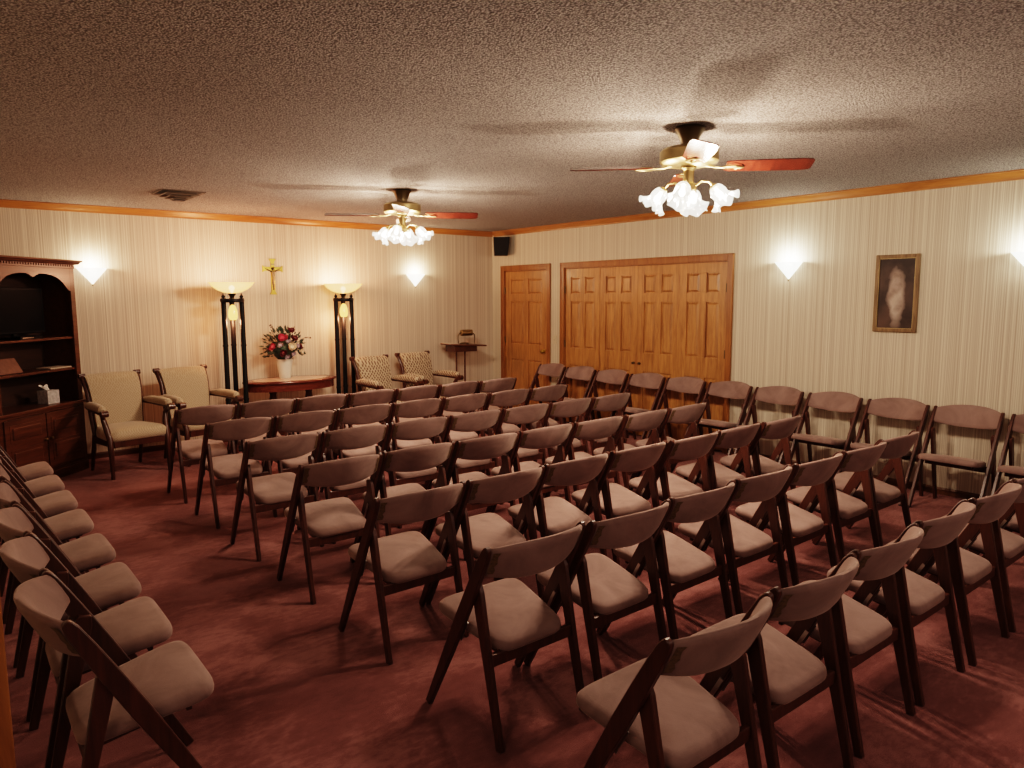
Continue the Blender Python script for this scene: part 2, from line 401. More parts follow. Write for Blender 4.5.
for k in range(4):
    l = leaf(edges[k+1]+.0015, edges[k]-.0015, .008+(.004 if k in (1, 2) else 0), .095, .09, ZS, d2)
    if k == 1: knob(edges[2]+.045, .875, .012, .015, M['brass_dark'], l)
    if k == 2: knob(edges[2]-.045, .875, .012, .015, M['brass_dark'], l)
for y in (D2[0]+.016, D2[1]-.016):
    for z in (.3, 1.05, 1.75): hinge(y, z, d2)
sw = empty('light_switch', (0, -1.362, 1.09)); tag(sw, 'small ivory light switch plate between the single door and the four-panel doors', 'switch')
MB().box(-.007, 0, -.036, .036, -.058, .058, bev=.002).build('plate', M['plastic'], sw)
MB().box(-.014, -.006, -.005, .005, -.012, .012).build('toggle', M['plastic'], sw)

# ------------------------------------------------------------------ folding chair
CW = .247           # half width over the posts
def make_chair():
    root = empty('folding_chair', (0, 0, 0))
    # long front legs run up to become the back posts
    path = []; wd = []
    foot = (.445, 0.0); top = (.030, .772)
    for t, ww in [(0, .030), (.12, .036), (.35, .048), (.58, .056), (.75, .054), (.88, .048), (.96, .040), (.99, .028), (1.0, .012)]:
        path.append((foot[0]+(top[0]-foot[0])*t, foot[1]+(top[1]-foot[1])*t)); wd.append(ww)
    path[0] = (.443, .004)
    for s in (-1, 1):
        x0 = -CW if s < 0 else CW-.022
        b = MB(); b.plank(path, wd, .022, x0)
        bmesh.ops.bevel(b.bm, geom=b.bm.edges[:], offset=.003, segments=1, affect='EDGES')
        b.build('front_leg', M['chair_wood'], root, smooth=True, angle=30)
    rp = []; rw = []
    for t, ww in [(0, .030), (.2, .034), (.5, .042), (.8, .052), (.95, .056), (1.0, .040)]:
        rp.append((-.004+.136*t, .0+.603*t)); rw.append(ww)
    for s in (-1, 1):
        x0 = -CW+.023 if s < 0 else CW-.045
        b = MB(); b.plank(rp, rw, .022, x0)
        bmesh.ops.bevel(b.bm, geom=b.bm.edges[:], offset=.003, segments=1, affect='EDGES')
        b.build('rear_leg', M['chair_wood'], root, smooth=True, angle=30)
    # seat frame: rear rail between the rear legs plus two bearers under the pad
    f = MB(); xi = CW-.046
    f.box(-xi, xi, .058, .078, .296, .345, bev=.003)
    f.box(-.17, .17, .345, .363, .358, .388, bev=.003)
    for s in (-1, 1): f.box(s*.150-.010, s*.150+.010, -.155, .155, -.012, .012, mat=Matrix.Translation((0, .225, .362)) @ Matrix.Rotation(R(8.5), 4, 'X'), bev=.003)
    f.build('seat_frame', M['chair_wood'], root)
    # padded seat, narrower at the rear
    nb, nr = 44, 9
    prof = [(.80, -.002), (.965, .0), (.993, .008), (1.0, .020), (.990, .032), (.955, .041), (.86, .047), (.5, .051), (.0, .052)]
    def outline(a):
        ca, sa = math.cos(a), math.sin(a); e = 2/7.0
        u = math.copysign(abs(ca)**e, ca); v = math.copysign(abs(sa)**e, sa)
        hw = .192+.027*v
        return u*hw, .242+v*.196
    def fs(i, j):
        a = 2*math.pi*i/nb; x, y = outline(a); k, z = prof[j]
        yy = .242+(y-.242)*k; xx = x*k
        return (xx, yy, .398+z-.062*(1-(yy-.046)/.392)**1.15 if yy < .438 else .398+z)
    s = MB(); s.grid(fs, nb, nr, closeu=True)
    s.bm.faces.new([v for v in [s.bm.verts[:][i*nr] for i in range(nb)]])
    bmesh.ops.remove_doubles(s.bm, verts=s.bm.verts, dist=.0005)
    s.build('seat', M['fabric'], root, smooth=True, angle=80)
    # curved padded backrest
    nu, nl = 23, 14; bx = CW-.0225
    def backpt(i, j, grow=0):
        u = -1+2*i/(nu-1); w2 = 1-abs(u)**2.3
        zt = .766+.029*w2; zb = .650-.026*(1-abs(u)**2.6)
        zc = (zt+zb)/2; hh = (zt-zb)/2; yc = .062-.076*(1-u*u)
        a = 2*math.pi*j/nl
        cz = math.copysign(abs(math.sin(a))**.55, math.sin(a)); cy = math.copysign(abs(math.cos(a))**.8, math.cos(a))
        z = zc+hh*cz; y = yc+(.0190+grow)*cy-(z-.70)*.50
        return (u*bx, y, z)
    b = MB(); b.grid(backpt, nu, nl, closev=True, capu=True)
    b.build('backrest', M['fabric'], root, smooth=True, angle=75)
    # tape where the cover is fixed at both ends of the back
    for s_ in (-1, 1):
        def tp(i, j):
            z0 = .664+.090*j/6; u = 1-(i*.020+(0.004*math.sin(j*2.4) if i else 0))/bx
            w2 = 1-u**2.3
            yc = .062-.076*(1-u*u); return (s_*u*bx, yc-.0205-(z0-.70)*.50-.0012, z0)
        MB().grid(tp, 2, 7).build('edge_tape', M['trim'], root)
    for s_ in (-1, 1):
        MB().box(s_*(CW-.0235)-.0015, s_*(CW-.0235)+.0015, -.007, .007, -.05, .05,
                 mat=Matrix.Translation((0, .205, .395)) @ Matrix.Rotation(R(28), 4, 'X')).build('hinge_strap', M['steel'], root)
    return root
chair0 = make_chair(); used = [False]
ORD = ['first', 'second', 'third', 'fourth', 'fifth', 'sixth', 'seventh', 'eighth', 'ninth', 'tenth', 'eleventh']
def put_chair(x, y, rz, label, group):
    if used[0]: o = copy_tree(chair0)
    else: o = chair0; used[0] = True
    o.location = (x, y, 0); o.rotation_euler = (0, 0, rz)
    tag(o, label, 'chair', group); return o
rows = [(-7.43, -5.100, .523), (-6.578, -5.045, .513), (-5.737, -5.041, .514), (-4.896, -5.037, .514), (-4.055, -5.033, .513), (-3.214, -5.029, .510), (-2.373, -5.025, .510)]
rn = ['row nearest the camera', 'second row from the camera', 'third row from the camera', 'middle row of seven', 'third row from the flower table', 'second row from the flower table', 'front row before the flower table']
rj = random.Random(3)
for r, (y, x0, p) in enumerate(rows):
    for k in range(7):
        put_chair(x0+CW+p*k+rj.uniform(-.002, .002), y+rj.uniform(-.012, .012), R(rj.uniform(-.7, .7)),
                  f'mauve folding chair, {ORD[k]} from the left in the {rn[r]}', 'folding chairs in the seven rows')
for k, y in enumerate([-6.03, -5.525, -5.02, -4.48, -3.90, -3.36, -2.83, -2.29]):
    put_chair(-6.33, y, R(-90+rj.uniform(-.8, .8)), f'mauve folding chair facing right, {ORD[k]} from the camera along the left wall', 'folding chairs along the left wall')
for k, y in enumerate([-1.52, -2.055, -2.59, -3.13, -3.665, -4.215, -4.76, -5.31, -5.855, -6.385, -6.93]):
    put_chair(-.175, y-.03, R(90+rj.uniform(-1.2, 1.2)), f'mauve folding chair against the right wall, {ORD[k]} from the corner speaker', 'folding chairs along the right wall')

# ------------------------------------------------------------------ upholstered armchairs
def make_armchair(fabric):
    root = empty('armchair', (0, 0, 0))        # front is -y
    W = .245
    for s in (-1, 1):
        b = MB()   # back post with scrolled top
        b.tube([(s*(W-.022), .20, .36), (s*(W-.016), .222, .50), (s*(W-.008), .232, .64), (s*W, .252, .78), (s*(W+.008), .300, .88), (s*(W+.012), .335, .925), (s*(W+.012), .34, .94)], [.020, .022, .022, .021, .022, .026, .012], 10)
        b.tube([(s*(W+.012)-.028, .322, .925), (s*(W+.012)+.028, .322, .925)], .024, 14)
        b.build('back_post', M['arm_wood'], root, smooth=True)
        MB().tube([(s*.225, .20, .37), (s*.225, .25, .20), (s*.225, .31, 0)], [.022, .020, .015], 8).build('leg', M['arm_wood'], root, smooth=True)
        # front leg runs up, sweeps back and forward again as the arm support
        MB().tube([(s*.262, -.25, 0), (s*.262, -.248, .20), (s*.262, -.235, .38), (s*.272, -.190, .48), (s*.285, -.175, .56), (s*.30, -.215, .61), (s*.305, -.255, .635)],
                  [.017, .022, .028, .025, .022, .024, .018], 10).build('leg', M['arm_wood'], root, smooth=True)
        a = MB(); a.tube([(s*.262, .25, .635), (s*.29, .10, .632), (s*.305, -.10, .625), (s*.307, -.25, .612)], [.017, .020, .022, .020], 10)
        a.tube([(s*.307-.030, -.262, .618), (s*.307+.030, -.262, .618)], .030, 14)
        arm = a.build('arm', M['arm_wood'], root, smooth=True)
        MB().tube([(s*.267, .23, .655), (s*.285, .10, .664), (s*.30, -.08, .664), (s*.305, -.22, .655), (s*.305, -.235, .645)], [.020, .036, .040, .036, .012], 12).build('arm_pad', fabric, arm, smooth=True)
    # upholstered back: leans, top rolls backwards
    def fb(i, j):
        u = -1+2*i/12; t = j/11
        loop = t
        return u, loop
    nu, nl = 15, 26
    prof = [(.150, .40), (.162, .50), (.178, .62), (.196, .74), (.226, .84), (.268, .905), (.310, .935), (.347, .93), (.360, .905), (.343, .88), (.310, .85), (.276, .78), (.252, .68), (.244, .56), (.232, .44), (.21, .39)]
    def f2(i, j):
        u = -1+2*i/(nu-1); y, z = prof[j]
        bulge = .018*(1-u*u) if j < 6 else 0
        return (u*(W-.036+.034*(z-.4)/.53), y-bulge, z+(.008*(1-u*u) if 3 < j < 9 else 0))
    MB().grid(f2, nu, len(prof), closev=True, capu=True).build('backrest', fabric, root, smooth=True, angle=70)
    # thick domed seat
    nb = 40; pr = [(.9, .0), (.985, .012), (1.0, .045), (.985, .078), (.90, .100), (.65, .118), (.0, .128)]
    def f3(i, j):
        a = 2*math.pi*i/nb; e = 2/6
        u = math.copysign(abs(math.cos(a))**e, math.cos(a)); v = math.copysign(abs(math.sin(a))**e, math.sin(a))
        k, z = pr[j]; hw = .262-.030*v
        return (u*hw*k, -.03+v*.245*k, .345+z)
    s = MB().grid(f3, nb, len(pr), closeu=True); bmesh.ops.remove_doubles(s.bm, verts=s.bm.verts, dist=.0005)
    s.build('seat', fabric, root, smooth=True, angle=80)
    r = MB(); r.box(-.235, .235, -.255, -.235, .29, .35, bev=.004).box(-.225, .225, .18, .20, .29, .36, bev=.004)
    for s_ in (-1, 1): r.box(s_*.235-.01, s_*.235+.01, -.245, .19, .29, .35, bev=.004)
    r.build('seat_frame', M['arm_wood'], root)
    return root
a1 = make_armchair(M['cream']); a1.location = (-5.09, -.84, 0); a1.rotation_euler = (0, 0, R(12))
tag(a1, 'cream upholstered armchair with dark curved arms beside the tall bookcase', 'armchair', 'upholstered armchairs along the back wall')
a2 = copy_tree(a1); a2.location = (-4.40, -.72, 0); a2.rotation_euler = (0, 0, R(13))
tag(a2, 'cream upholstered armchair just left of the left torchiere lamp', 'armchair', 'upholstered armchairs along the back wall')
a3 = make_armchair(M['cream_dot']); a3.location = (-2.23, -.78, 0); a3.rotation_euler = (0, 0, R(10))
tag(a3, 'dotted brocade armchair just right of the right torchiere lamp', 'armchair', 'upholstered armchairs along the back wall')
a4 = copy_tree(a3); a4.location = (-1.50, -.60, 0); a4.rotation_euler = (0, 0, R(10))
tag(a4, 'dotted brocade armchair nearest the small lectern', 'armchair', 'upholstered armchairs along the back wall')

# ------------------------------------------------------------------ bookcase across the corner
BW, BD, BH = 1.04, .37, 2.02
bc = empty('bookcase', (-5.39, -.45, 0), R(45))
tag(bc, 'tall dark mahogany bookcase with arched opening standing diagonally in the left corner', 'bookcase')
k = MB()
k.box(-BW, 0, 0, BD, .0, .10, bev=.004); k.box(-BW-.0, .0, -.012, 0, 0, .085, bev=.004)
k.box(-BW, -BW+.02, 0, BD, .10, .66); k.box(-.02, 0, 0, BD, .10, .66); k.box(-BW+.02, -.02, BD-.012, BD, .10, .66)
k.box(-BW+.02, -.02, 0, .02, .10, .125); k.box(-BW+.02, -.02, 0, .02, .635, .66)
k.box(-BW+.02, -BW+.06, 0, .02, .125, .635); k.box(-.06, -.02, 0, .02, .125, .635); k.box(-BW/2-.012, -BW/2+.012, 0, .02, .125, .635)
k.build('base_cabinet', M['case_wood'], bc)
MB().box(-BW-.012, .012, -.022, BD, .66, .69, bev=.006).build('counter', M['case_wood'], bc)
k = MB()
k.box(-BW, -BW+.02, .01, BD, .69, 1.95); k.box(-BW, -BW+.058, .0, .02, .69, 1.95, bev=.003); k.build('side_panel', M['case_wood'], bc)
k = MB(); k.box(-.02, 0, .01, BD, .69, 1.95); k.box(-.058, 0, 0, .02, .69, 1.95, bev=.003); k.build('side_panel', M['case_wood'], bc)
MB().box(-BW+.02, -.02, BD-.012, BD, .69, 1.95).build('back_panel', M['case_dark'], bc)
for z in (1.295, 1.0): MB().box(-BW+.02, -.02, .02, BD-.012, z-.012, z+.010, bev=.003).build('shelf', M['case_wood'], bc)
# arched header board with a centre cusp
iw = BW/2-.058; arch = []
half = [(1.0, 1.735), (.93, 1.745), (.86, 1.775), (.78, 1.815), (.66, 1.852), (.50, 1.878), (.32, 1.888), (.17, 1.888), (.10, 1.878), (.05, 1.862), (0, 1.856)]
pts = [(-BW/2+u*iw, z) for u, z in half]+[(-BW/2-u*iw, z) for u, z in half[-2::-1]]
hd = MB(); n = len(pts)
v = []
for yy in (.0, .02):
    for x, z in pts: v.append((x, yy, z))
    for x, z in pts: v.append((x, yy, 1.955))
f = []
for i in range(n-1):
    f += [(i, i+1, n+i+1, n+i), (2*n+i, 3*n+i, 3*n+i+1, 2*n+i+1), (i, 2*n+i, 2*n+i+1, i+1), (n+i, n+i+1, 3*n+i+1, 3*n+i)]
hd._add(v, f); hd.build('arched_header', M['case_wood'], bc)
cr = MB()
cr.box(-BW-.006, .006, -.008, BD, 1.945, 1.985, bev=.003)
cr.prism([(-.010, 1.985), (-.022, 1.990), (-.034, 2.002), (-.058, 2.010), (-.062, 2.024), (BD, 2.024), (BD, 1.985)], -BW-.05, .05, 'yz')
for i in range(34): cr.box(-BW+.01+i*.0302, -BW+.026+i*.0302, -.016, -.007, 1.962, 1.981)
cr.build('cornice', M['case_wood'], bc)
def cab_door(x0, x1, kx):
    b = MB(); b.box(x0, x1, -.016, -.001, .13, .632, bev=.003)
    for z0, z1 in ((.19, .37), (.43, .585)):
        b.box(x0+.05, x1-.05, -.020, -.014, z0, z1, bev=.002)
        b.box(x0+.075, x1-.075, -.030, -.018, z0+.025, z1-.025, bev=.006)
    d = b.build('cabinet_door', M['case_wood'], bc)
    kb = MB().lathe([(.008, 0), (.006, .012), (.013, .020), (.011, .028), (.001, .031)], 12, Matrix.Translation((kx, -.016, .40)) @ Matrix.Rotation(R(90), 4, 'X'))
    kb.build('knob', M['brass'], d, smooth=True)
cab_door(-BW+.045, -BW/2-.006, -BW/2-.035); cab_door(-BW/2+.006, -.045, -BW/2+.035)
def bcp(x, y, z): # point in bookcase space
    a = R(45); return (-5.39+x*math.cos(a)-y*math.sin(a), -.45+x*math.sin(a)+y*math.cos(a), z)
tv = empty('television', bcp(-.55, .19, 1.306), R(45)); tag(tv, 'flat black television on the top shelf of the bookcase', 'television')
MB().box(-.34, .34, -.018, .022, .045, .455, bev=.006).build('bezel', M['black'], tv)
MB().box(-.322, .322, -.021, -.017, .065, .438).build('screen', M['screen'], tv)
MB().box(-.12, .12, -.07, .08, 0, .012, bev=.004).box(-.03, .03, -.005, .015, .01, .06).build('stand', M['black'], tv)
bx = empty('media_player', bcp(-.56, .07, 1.306), R(45)); tag(bx, 'slim black media player in front of the television', 'player')
MB().box(-.13, .13, -.045, .045, 0, .028, bev=.003).build('case', M['black'], bx)
MB().box(-.11, .02, -.047, -.044, .010, .018).build('display', M['steel'], bx)
o = MB().box(-.20, .20, -.004, .004, 0, .150, bev=.002, mat=Matrix.Rotation(R(-32), 4, 'X')).build('folder', M['folder'], loc=bcp(-.90, .10, 1.013))
o.rotation_euler = (0, 0, R(45)); o.location = bcp(-.805, .10, 1.013)
tag(o, 'reddish brown folder leaning on the middle bookcase shelf', 'folder')
o = MB().box(-.12, .12, -.08, .08, 0, .012, bev=.001).build('paper_stack', M['paper'], loc=bcp(-.20, .12, 1.011)); o.rotation_euler = (0, 0, R(38))
tag(o, 'low stack of papers at the right of the middle bookcase shelf', 'papers')
tb = empty('tissue_box', bcp(-.315, .11, .691), R(38)); tag(tb, 'pale cube tissue box with a white tissue on the bookcase counter', 'tissue box')
MB().box(-.065, .065, -.06, .06, 0, .125, bev=.003).build('box', M['card'], tb)
tsu = MB()
def ft(i, j):
    a = i/10*2*math.pi; r = .012+.030*j/6
    return (math.cos(a)*r*1.2-.010*j, math.sin(a)*r*.4+.006*math.sin(a*3+j), .123+.010*j-.004*math.sin(2*a)*j/2)
tsu.grid(ft, 10, 6, closeu=True).build('tissue', M['tissue'], tb, smooth=True)
# small metal stapler-like ornament on the counter at the left end
o = MB().box(-.07, .03, -.012, .012, .0, .012, bev=.003).tube([(-.06, 0, .012), (-.05, 0, .050), (.0, 0, .040), (.03, 0, .06)], .005, 8).build('desk_ornament', M['steel'], loc=bcp(-.955, .06, .691))
o.rotation_euler = (0, 0, R(45)); tag(o, 'small metal ornament at the left end of the bookcase counter', 'ornament')

# ------------------------------------------------------------------ torchieres
def make_torchiere():
    root = empty('torchiere_lamp', (0, 0, 0))
    MB().lathe([(.15, 0), (.15, .018), (.13, .030), (.001, .034)], 28).build('base', M['blackpole'], root, smooth=True)
    for a in (200, 340, 90):
        x, y = .098*math.cos(R(a)), .098*math.sin(R(a))
        b = MB(); b.tube([(x, y, .03), (x, y, 1.66)], .0260, 14)
        for z in (.55, 1.14): b.tube([(x, y, z), (x, y, z+.02)], .0295, 14)
        p = b.build('pole', M['blackpole'], root, smooth=True)
        MB().lathe([(.008, 0), (.018, .008), (.020, .022), (.012, .034), (.004, .046), (.001, .062)], 12, Matrix.Translation((x, y, 1.66))).build('finial', M['blackpole'], p, smooth=True)
    MB().lathe([(.001, 1.615), (.120, 1.615), (.124, 1.63), (.124, 1.645), (.120, 1.655), (.001, 1.655)], 28, cap0=False, cap1=False).build('top_plate', M['blackpole'], root, smooth=True)
    MB().lathe([(.020, 1.655), (.022, 1.68), (.040, 1.700), (.045, 1.712), (.030, 1.714)], 20).build('neck', M['brass_dark'], root, smooth=True)
    prof = [(.035, 1.712), (.09, 1.722), (.15, 1.748), (.20, 1.785), (.235, 1.828), (.240, 1.830), (.232, 1.826), (.196, 1.790), (.147, 1.755), (.088, 1.729), (.035, 1.719)]
    MB().lathe(prof, 40, cap0=False, cap1=False).build('glass_bowl', M['bowl'], root, smooth=True)
    # amber drop shade hanging between the poles, on a short rod
    MB().tube([(0, 0, 1.615), (0, 0, 1.58)], .008, 8).build('drop_rod', M['brass_dark'], root)
    MB().lathe([(.012, 1.59), (.028, 1.575), (.045, 1.53), (.050, 1.48), (.043, 1.44), (.030, 1.425)], 20, cap0=False, cap1=False).build('drop_shade', M['drop'], root, smooth=True)
    MB().lathe([(.001, 1.80), (.026, 1.785), (.030, 1.765), (.016, 1.735), (.012, 1.72)], 12, cap0=False, cap1=False).build('bulb', M['bulb'], root, smooth=True)
    return root
tl = make_torchiere(); tl.location = (-3.93, -.50, 0); tl.rotation_euler = (0, 0, R(-14))
tag(tl, 'black three-pole torchiere lamp with amber bowl left of the oval table', 'lamp', 'torchiere lamps beside the crucifix')
tr = copy_tree(tl); tr.location = (-2.515, -.27, 0); tr.rotation_euler = (0, 0, R(-22))
tag(tr, 'black three-pole torchiere lamp with amber bowl right of the oval table', 'lamp', 'torchiere lamps beside the crucifix')
AMB = (1, .56, .24)
for p in ((-3.93, -.50), (-2.515, -.27)):
    lamp('torchiere_light', (p[0], p[1], 1.845), 12, (1, .44, .26), .05)
    lamp('torchiere_drop_light', (p[0], p[1], 1.40), 4.5, (1, .40, .20), .03)

# ------------------------------------------------------------------ oval table with flowers
tb = empty('oval_table', (-3.275, -.40, 0)); tag(tb, 'oval polished mahogany table under the crucifix holding the flowers', 'table')
def oval(a, b, z0, z1, bev=0):
    m = MB(); pts = [(a*math.cos(2*math.pi*i/48), b*math.sin(2*math.pi*i/48)) for i in range(48)]
    m.prism(pts, z0, z1, 'xy'); return m
t = MB()
for prof in [[(1.0, .705), (1.005, .713), (1.0, .722), (.985, .727), (.0, .727)]]:
    t.grid(lambda i, j: (.55*prof[j][0]*math.cos(2*math.pi*i/56), .30*prof[j][0]*math.sin(2*math.pi*i/56), prof[j][1]), 56, len(prof), closeu=True)
t.bm.faces.new([t.bm.verts[:][i*5] for i in range(56)])
bmesh.ops.remove_doubles(t.bm, verts=t.bm.verts, dist=.0005)
t.build('tabletop', M['table_wood'], tb, smooth=True, angle=60)
oval(.52, .272, .615, .706).build('apron', M['table_wood'], tb)
oval(.44, .22, .7272, .7300).build('painted_glare', simple('pale_glare', (.66, .46, .36), .15), tb)  # pale oval painting the lamps' reflection onto the polished top
for sx in (-1, 1):
    b = MB().lathe([(.030, .06), (.040, .12), (.034, .20), (.024, .30), (.036, .42), (.044, .50), (.036, .56), (.050, .60), (.050, .62)], 18, Matrix.Translation((sx*.215, 0, 0)))
    b.box(sx*.215-.032, sx*.215+.032, -.23, .23, 0, .07, bev=.012)
    b.build('leg', M['arm_wood'], tb, smooth=True)
MB().box(-.20, .20, -.015, .015, .10, .14, bev=.004).build('stretcher', M['arm_wood'], tb)
fl = empty('flower_arrangement', (-3.30, -.30, .730)); tag(fl, 'white vase of red and cream artificial flowers on the oval table', 'flowers')
MB().lathe([(.060, 0), (.066, .01), (.075, .08), (.088, .17), (.095, .215), (.101, .225), (.094, .222), (.080, .16), (.05, .03)], 28, cap1=True).build('vase', M['white'], fl, smooth=True)
fr = random.Random(11); lv = MB()
for i in range(420):
    a = fr.uniform(0, 2*math.pi); el = fr.uniform(-.35, 1.45); rr = fr.uniform(.06, .205)
    p = Vector((math.cos(a)*math.cos(el)*rr*1.15, math.sin(a)*math.cos(el)*rr*.75, .335+math.sin(el)*rr*1.18))
    d = Vector((math.cos(a)*math.cos(el), math.sin(a)*math.cos(el), math.sin(el)+fr.uniform(-.3, .3))).normalized()
    sdir = d.cross(Vector((fr.uniform(-1, 1), fr.uniform(-1, 1), fr.uniform(-1, 1)))).normalized()
    L = fr.uniform(.035, .075); wv = fr.uniform(.009, .018)
    lv._add([p, p+d*L*.5+sdir*wv, p+d*L, p+d*L*.5-sdir*wv], [(0, 1, 2, 3)])
lv.lathe([(.05, .20), (.11, .26), (.13, .33), (.09, .42), (.001, .45)], 14)
lv.build('foliage', M['leaf'], fl)
def rose(x, y, z, r, mat):
    b = MB(); c0 = Vector((x, y, z)); n_ = c0-Vector((0, 0, .30)); n_.normalize()
    q = n_.to_track_quat('Z', 'Y').to_matrix().to_4x4(); mt = Matrix.Translation(c0) @ q
    b.lathe([(.001, -r*.6), (r*.6, -r*.3), (r*.75, .1*r), (r*.5, r*.5), (.001, r*.45)], 12, mt, cap0=False, cap1=False)
    for k_ in range(9):
        ang = k_*2.4; rad = r*(.45+.06*k_); tilt = .25+.07*k_
        def pf(i, j):
            u = -1+2*i/4; v_ = j/4
            aa = ang+u*.65; rr = rad*(.55+.5*math.sin(v_*1.6))*(1+.15*v_*tilt*3)
            return mt @ Vector((math.cos(aa)*rr, math.sin(aa)*rr, -r*.5+v_*r*(1.15-.25*abs(u))))
        b.grid(pf, 5, 5)
    b.build('rose', mat, fl, smooth=True)
for x, y, z, r, mt in [(x_, y_, .30+(z_-.27)*1.25, r_*1.05, m_) for x_, y_, z_, r_, m_ in [(-.075, -.15, .405, .046, 'rose_red'), (.055, -.10, .475, .036, 'rose_dark'), (.075, -.13, .40, .036, 'rose_dark'), (.02, -.17, .325, .042, 'rose_cream'),
                       (.155, -.12, .275, .030, 'rose_cream'), (-.165, -.10, .33, .036, 'rose_red'), (-.08, -.17, .275, .034, 'rose_dark'), (-.19, -.06, .31, .028, 'rose_dark'),
                       (-.01, -.14, .375, .026, 'bud'), (-.10, -.15, .345, .026, 'bud'), (.10, -.15, .33, .024, 'bud'), (-.03, -.16, .24, .024, 'bud'), (.04, -.16, .26, .022, 'bud'), (.17, -.08, .32, .03, 'rose_dark')]]:
    rose(x, y, z, r, M[mt])
for q in [[(-.05, -.03, .36), (-.12, -.04, .46), (-.15, -.05, .60), (-.175, -.05, .625)], [(.10, -.04, .36), (.19, -.05, .45), (.24, -.05, .465), (.31, -.05, .455)], [(.06, -.03, .42), (.10, -.04, .54), (.12, -.04, .60)], [(-.15, -.04, .38), (-.22, -.05, .42)]]:
    b = MB().tube(q, .0028, 6)
    for i in range(10):
        p = Vector(q[-2]).lerp(Vector(q[-1]), fr.random()) ; b.lathe([(.001, -.006), (.006, 0), (.001, .006)], 6, Matrix.Translation(p+Vector((fr.uniform(-.012, .012),)*3)), cap0=False, cap1=False)
    b.build('twig', M['twig'], fl)

# ------------------------------------------------------------------ crucifix
cx = empty('crucifix', (-3.285, 0, 1.91)); tag(cx, 'gold crucifix with a small figure on the back wall above the table', 'crucifix')
o = [(-.022, -.195), (-.040, -.205), (.040, -.205), (.022, -.195), (.020, .075), (.095, .070), (.118, .055), (.118, .135), (.095, .118), (.022, .112), (.024, .175), (.042, .185), (.042, .208), (-.042, .208), (-.042, .185), (-.024, .175), (-.022, .112), (-.095, .118), (-.118, .135), (-.118, .055), (-.095, .070), (-.020, .075)]
cm = MB()
for quad in [(-.022, .022, -.2, .2), (-.115, .115, .070, .116)]: cm.box(quad[0], quad[1], -.016, 0, quad[2], quad[3], bev=.003)
for q in [[(-.022, -.17), (-.042, -.208), (.042, -.208), (.022, -.17)], [(-.022, .18), (.022, .18), (.042, .210), (-.042, .210)], [(.095, .070), (.120, .055), (.120, .131), (.095, .116)], [(-.095, .070), (-.095, .116), (-.120, .131), (-.120, .055)]]:
    cm.prism(q, -.018, 0, 'xz')
cm.build('cross', M['gold'], cx)
fg = MB()
fg.tube([(0, -.026, .060), (0, -.028, .02), (.004, -.026, -.02), (-.004, -.030, -.07), (.002, -.024, -.13), (0, -.022, -.155)], [.016, .018, .014, .014, .010, .006], 10)
fg.lathe([(.001, -.014), (.011, -.006), (.012, .004), (.001, .015)], 10, Matrix.Translation((.003, -.030, .086)))
for s in (-1, 1): fg.tube([(s*.012, -.026, .055), (s*.045, -.024, .075), (s*.092, -.020, .097)], [.007, .006, .004], 8)
fg.build('figure', M['brass_dark'], cx, smooth=True)
MB().box(-.02, .02, -.021, -.016, .135, .155).build('plaque', M['brass'], cx)

# ------------------------------------------------------------------ sconces
def make_sconce(mat):
    root = empty('wall_sconce', (0, 0, 0))      # wall plane y=0, room is -y
    n = 17
    def f_(i, j):
        t = i/(n-1); a = math.pi*t; v = j/6      # half cone from rim to tip
        w_ = (1-v)
        return (-.138*math.cos(a)*w_, -.100*math.sin(a)**.85*w_-.002, .0-.165*v)
    sh = MB().grid(f_, n, 7); bmesh.ops.remove_doubles(sh.bm, verts=sh.bm.verts, dist=.0003)
    sh.build('glass_shade', mat, root, smooth=True)
    MB().box(-.05, .05, -.010, 0, -.10, -.01, bev=.003).build('wall_plate', M['white'], root)
    MB().lathe([(.001, -.018), (.008, -.012), (.006, -.003), (.003, 0)], 10, Matrix.Translation((0, -.006, -.163))).build('finial', M['brass'], root, smooth=True)
    return root
sc = make_sconce(M['sconce']); sc.location = (-5.165, 0, 1.972)
tag(sc, 'white glass wall sconce beside the bookcase on the back wall', 'sconce', 'glass wall sconces')
s2 = copy_tree(sc); s2.location = (-1.32, 0, 1.972); tag(s2, 'white glass wall sconce above the patterned armchairs at right of the back wall', 'sconce', 'glass wall sconces')
s3 = make_sconce(M['sconce2']); s3.location = (0, -4.715, 1.985); s3.rotation_euler = (0, 0, R(-90))
tag(s3, 'white glass wall sconce between the panelled doors and the framed picture', 'sconce', 'glass wall sconces')
s4 = copy_tree(s3); s4.location = (0, -6.70, 1.985); tag(s4, 'white glass wall sconce right of the framed picture, cut off by the photo edge', 'sconce', 'glass wall sconces')
WARM = (1, .74, .50); COOL = (1, .92, .74)
for x in (-5.165, -1.32): lamp('sconce_light', (x, -.085, 1.985), 5, WARM, .03)
for y in (-4.715, -6.70): lamp('sconce_light', (-.085, y, 1.995), 5, COOL, .03)

# ------------------------------------------------------------------ picture, speaker
pc = empty('framed_picture', (0, -5.73, 1.678)); tag(pc, 'tall framed dark picture hanging on the right wall between the sconces', 'picture')
b = MB(); hw, hh = .182, .332
for y0, y1, z0, z1 in [(-hw, -hw+.032, -hh, hh), (hw-.032, hw, -hh, hh), (-hw+.032, hw-.032, -hh, -hh+.032), (-hw+.032, hw-.032, hh-.032, hh)]:
    b.box(-.028, 0, y0, y1, z0, z1, bev=.006)
b.build('frame', M['frame'], pc)
b = MB()
for y0, y1, z0, z1 in [(-hw+.028, -hw+.036, -hh+.028, hh-.028), (hw-.036, hw-.028, -hh+.028, hh-.028), (-hw+.03, hw-.03, -hh+.028, -hh+.036), (-hw+.03, hw-.03, hh-.036, hh-.028)]:
    b.box(-.024, -.012, y0, y1, z0, z1)
b.build('inner_slip', M['brass'], pc)
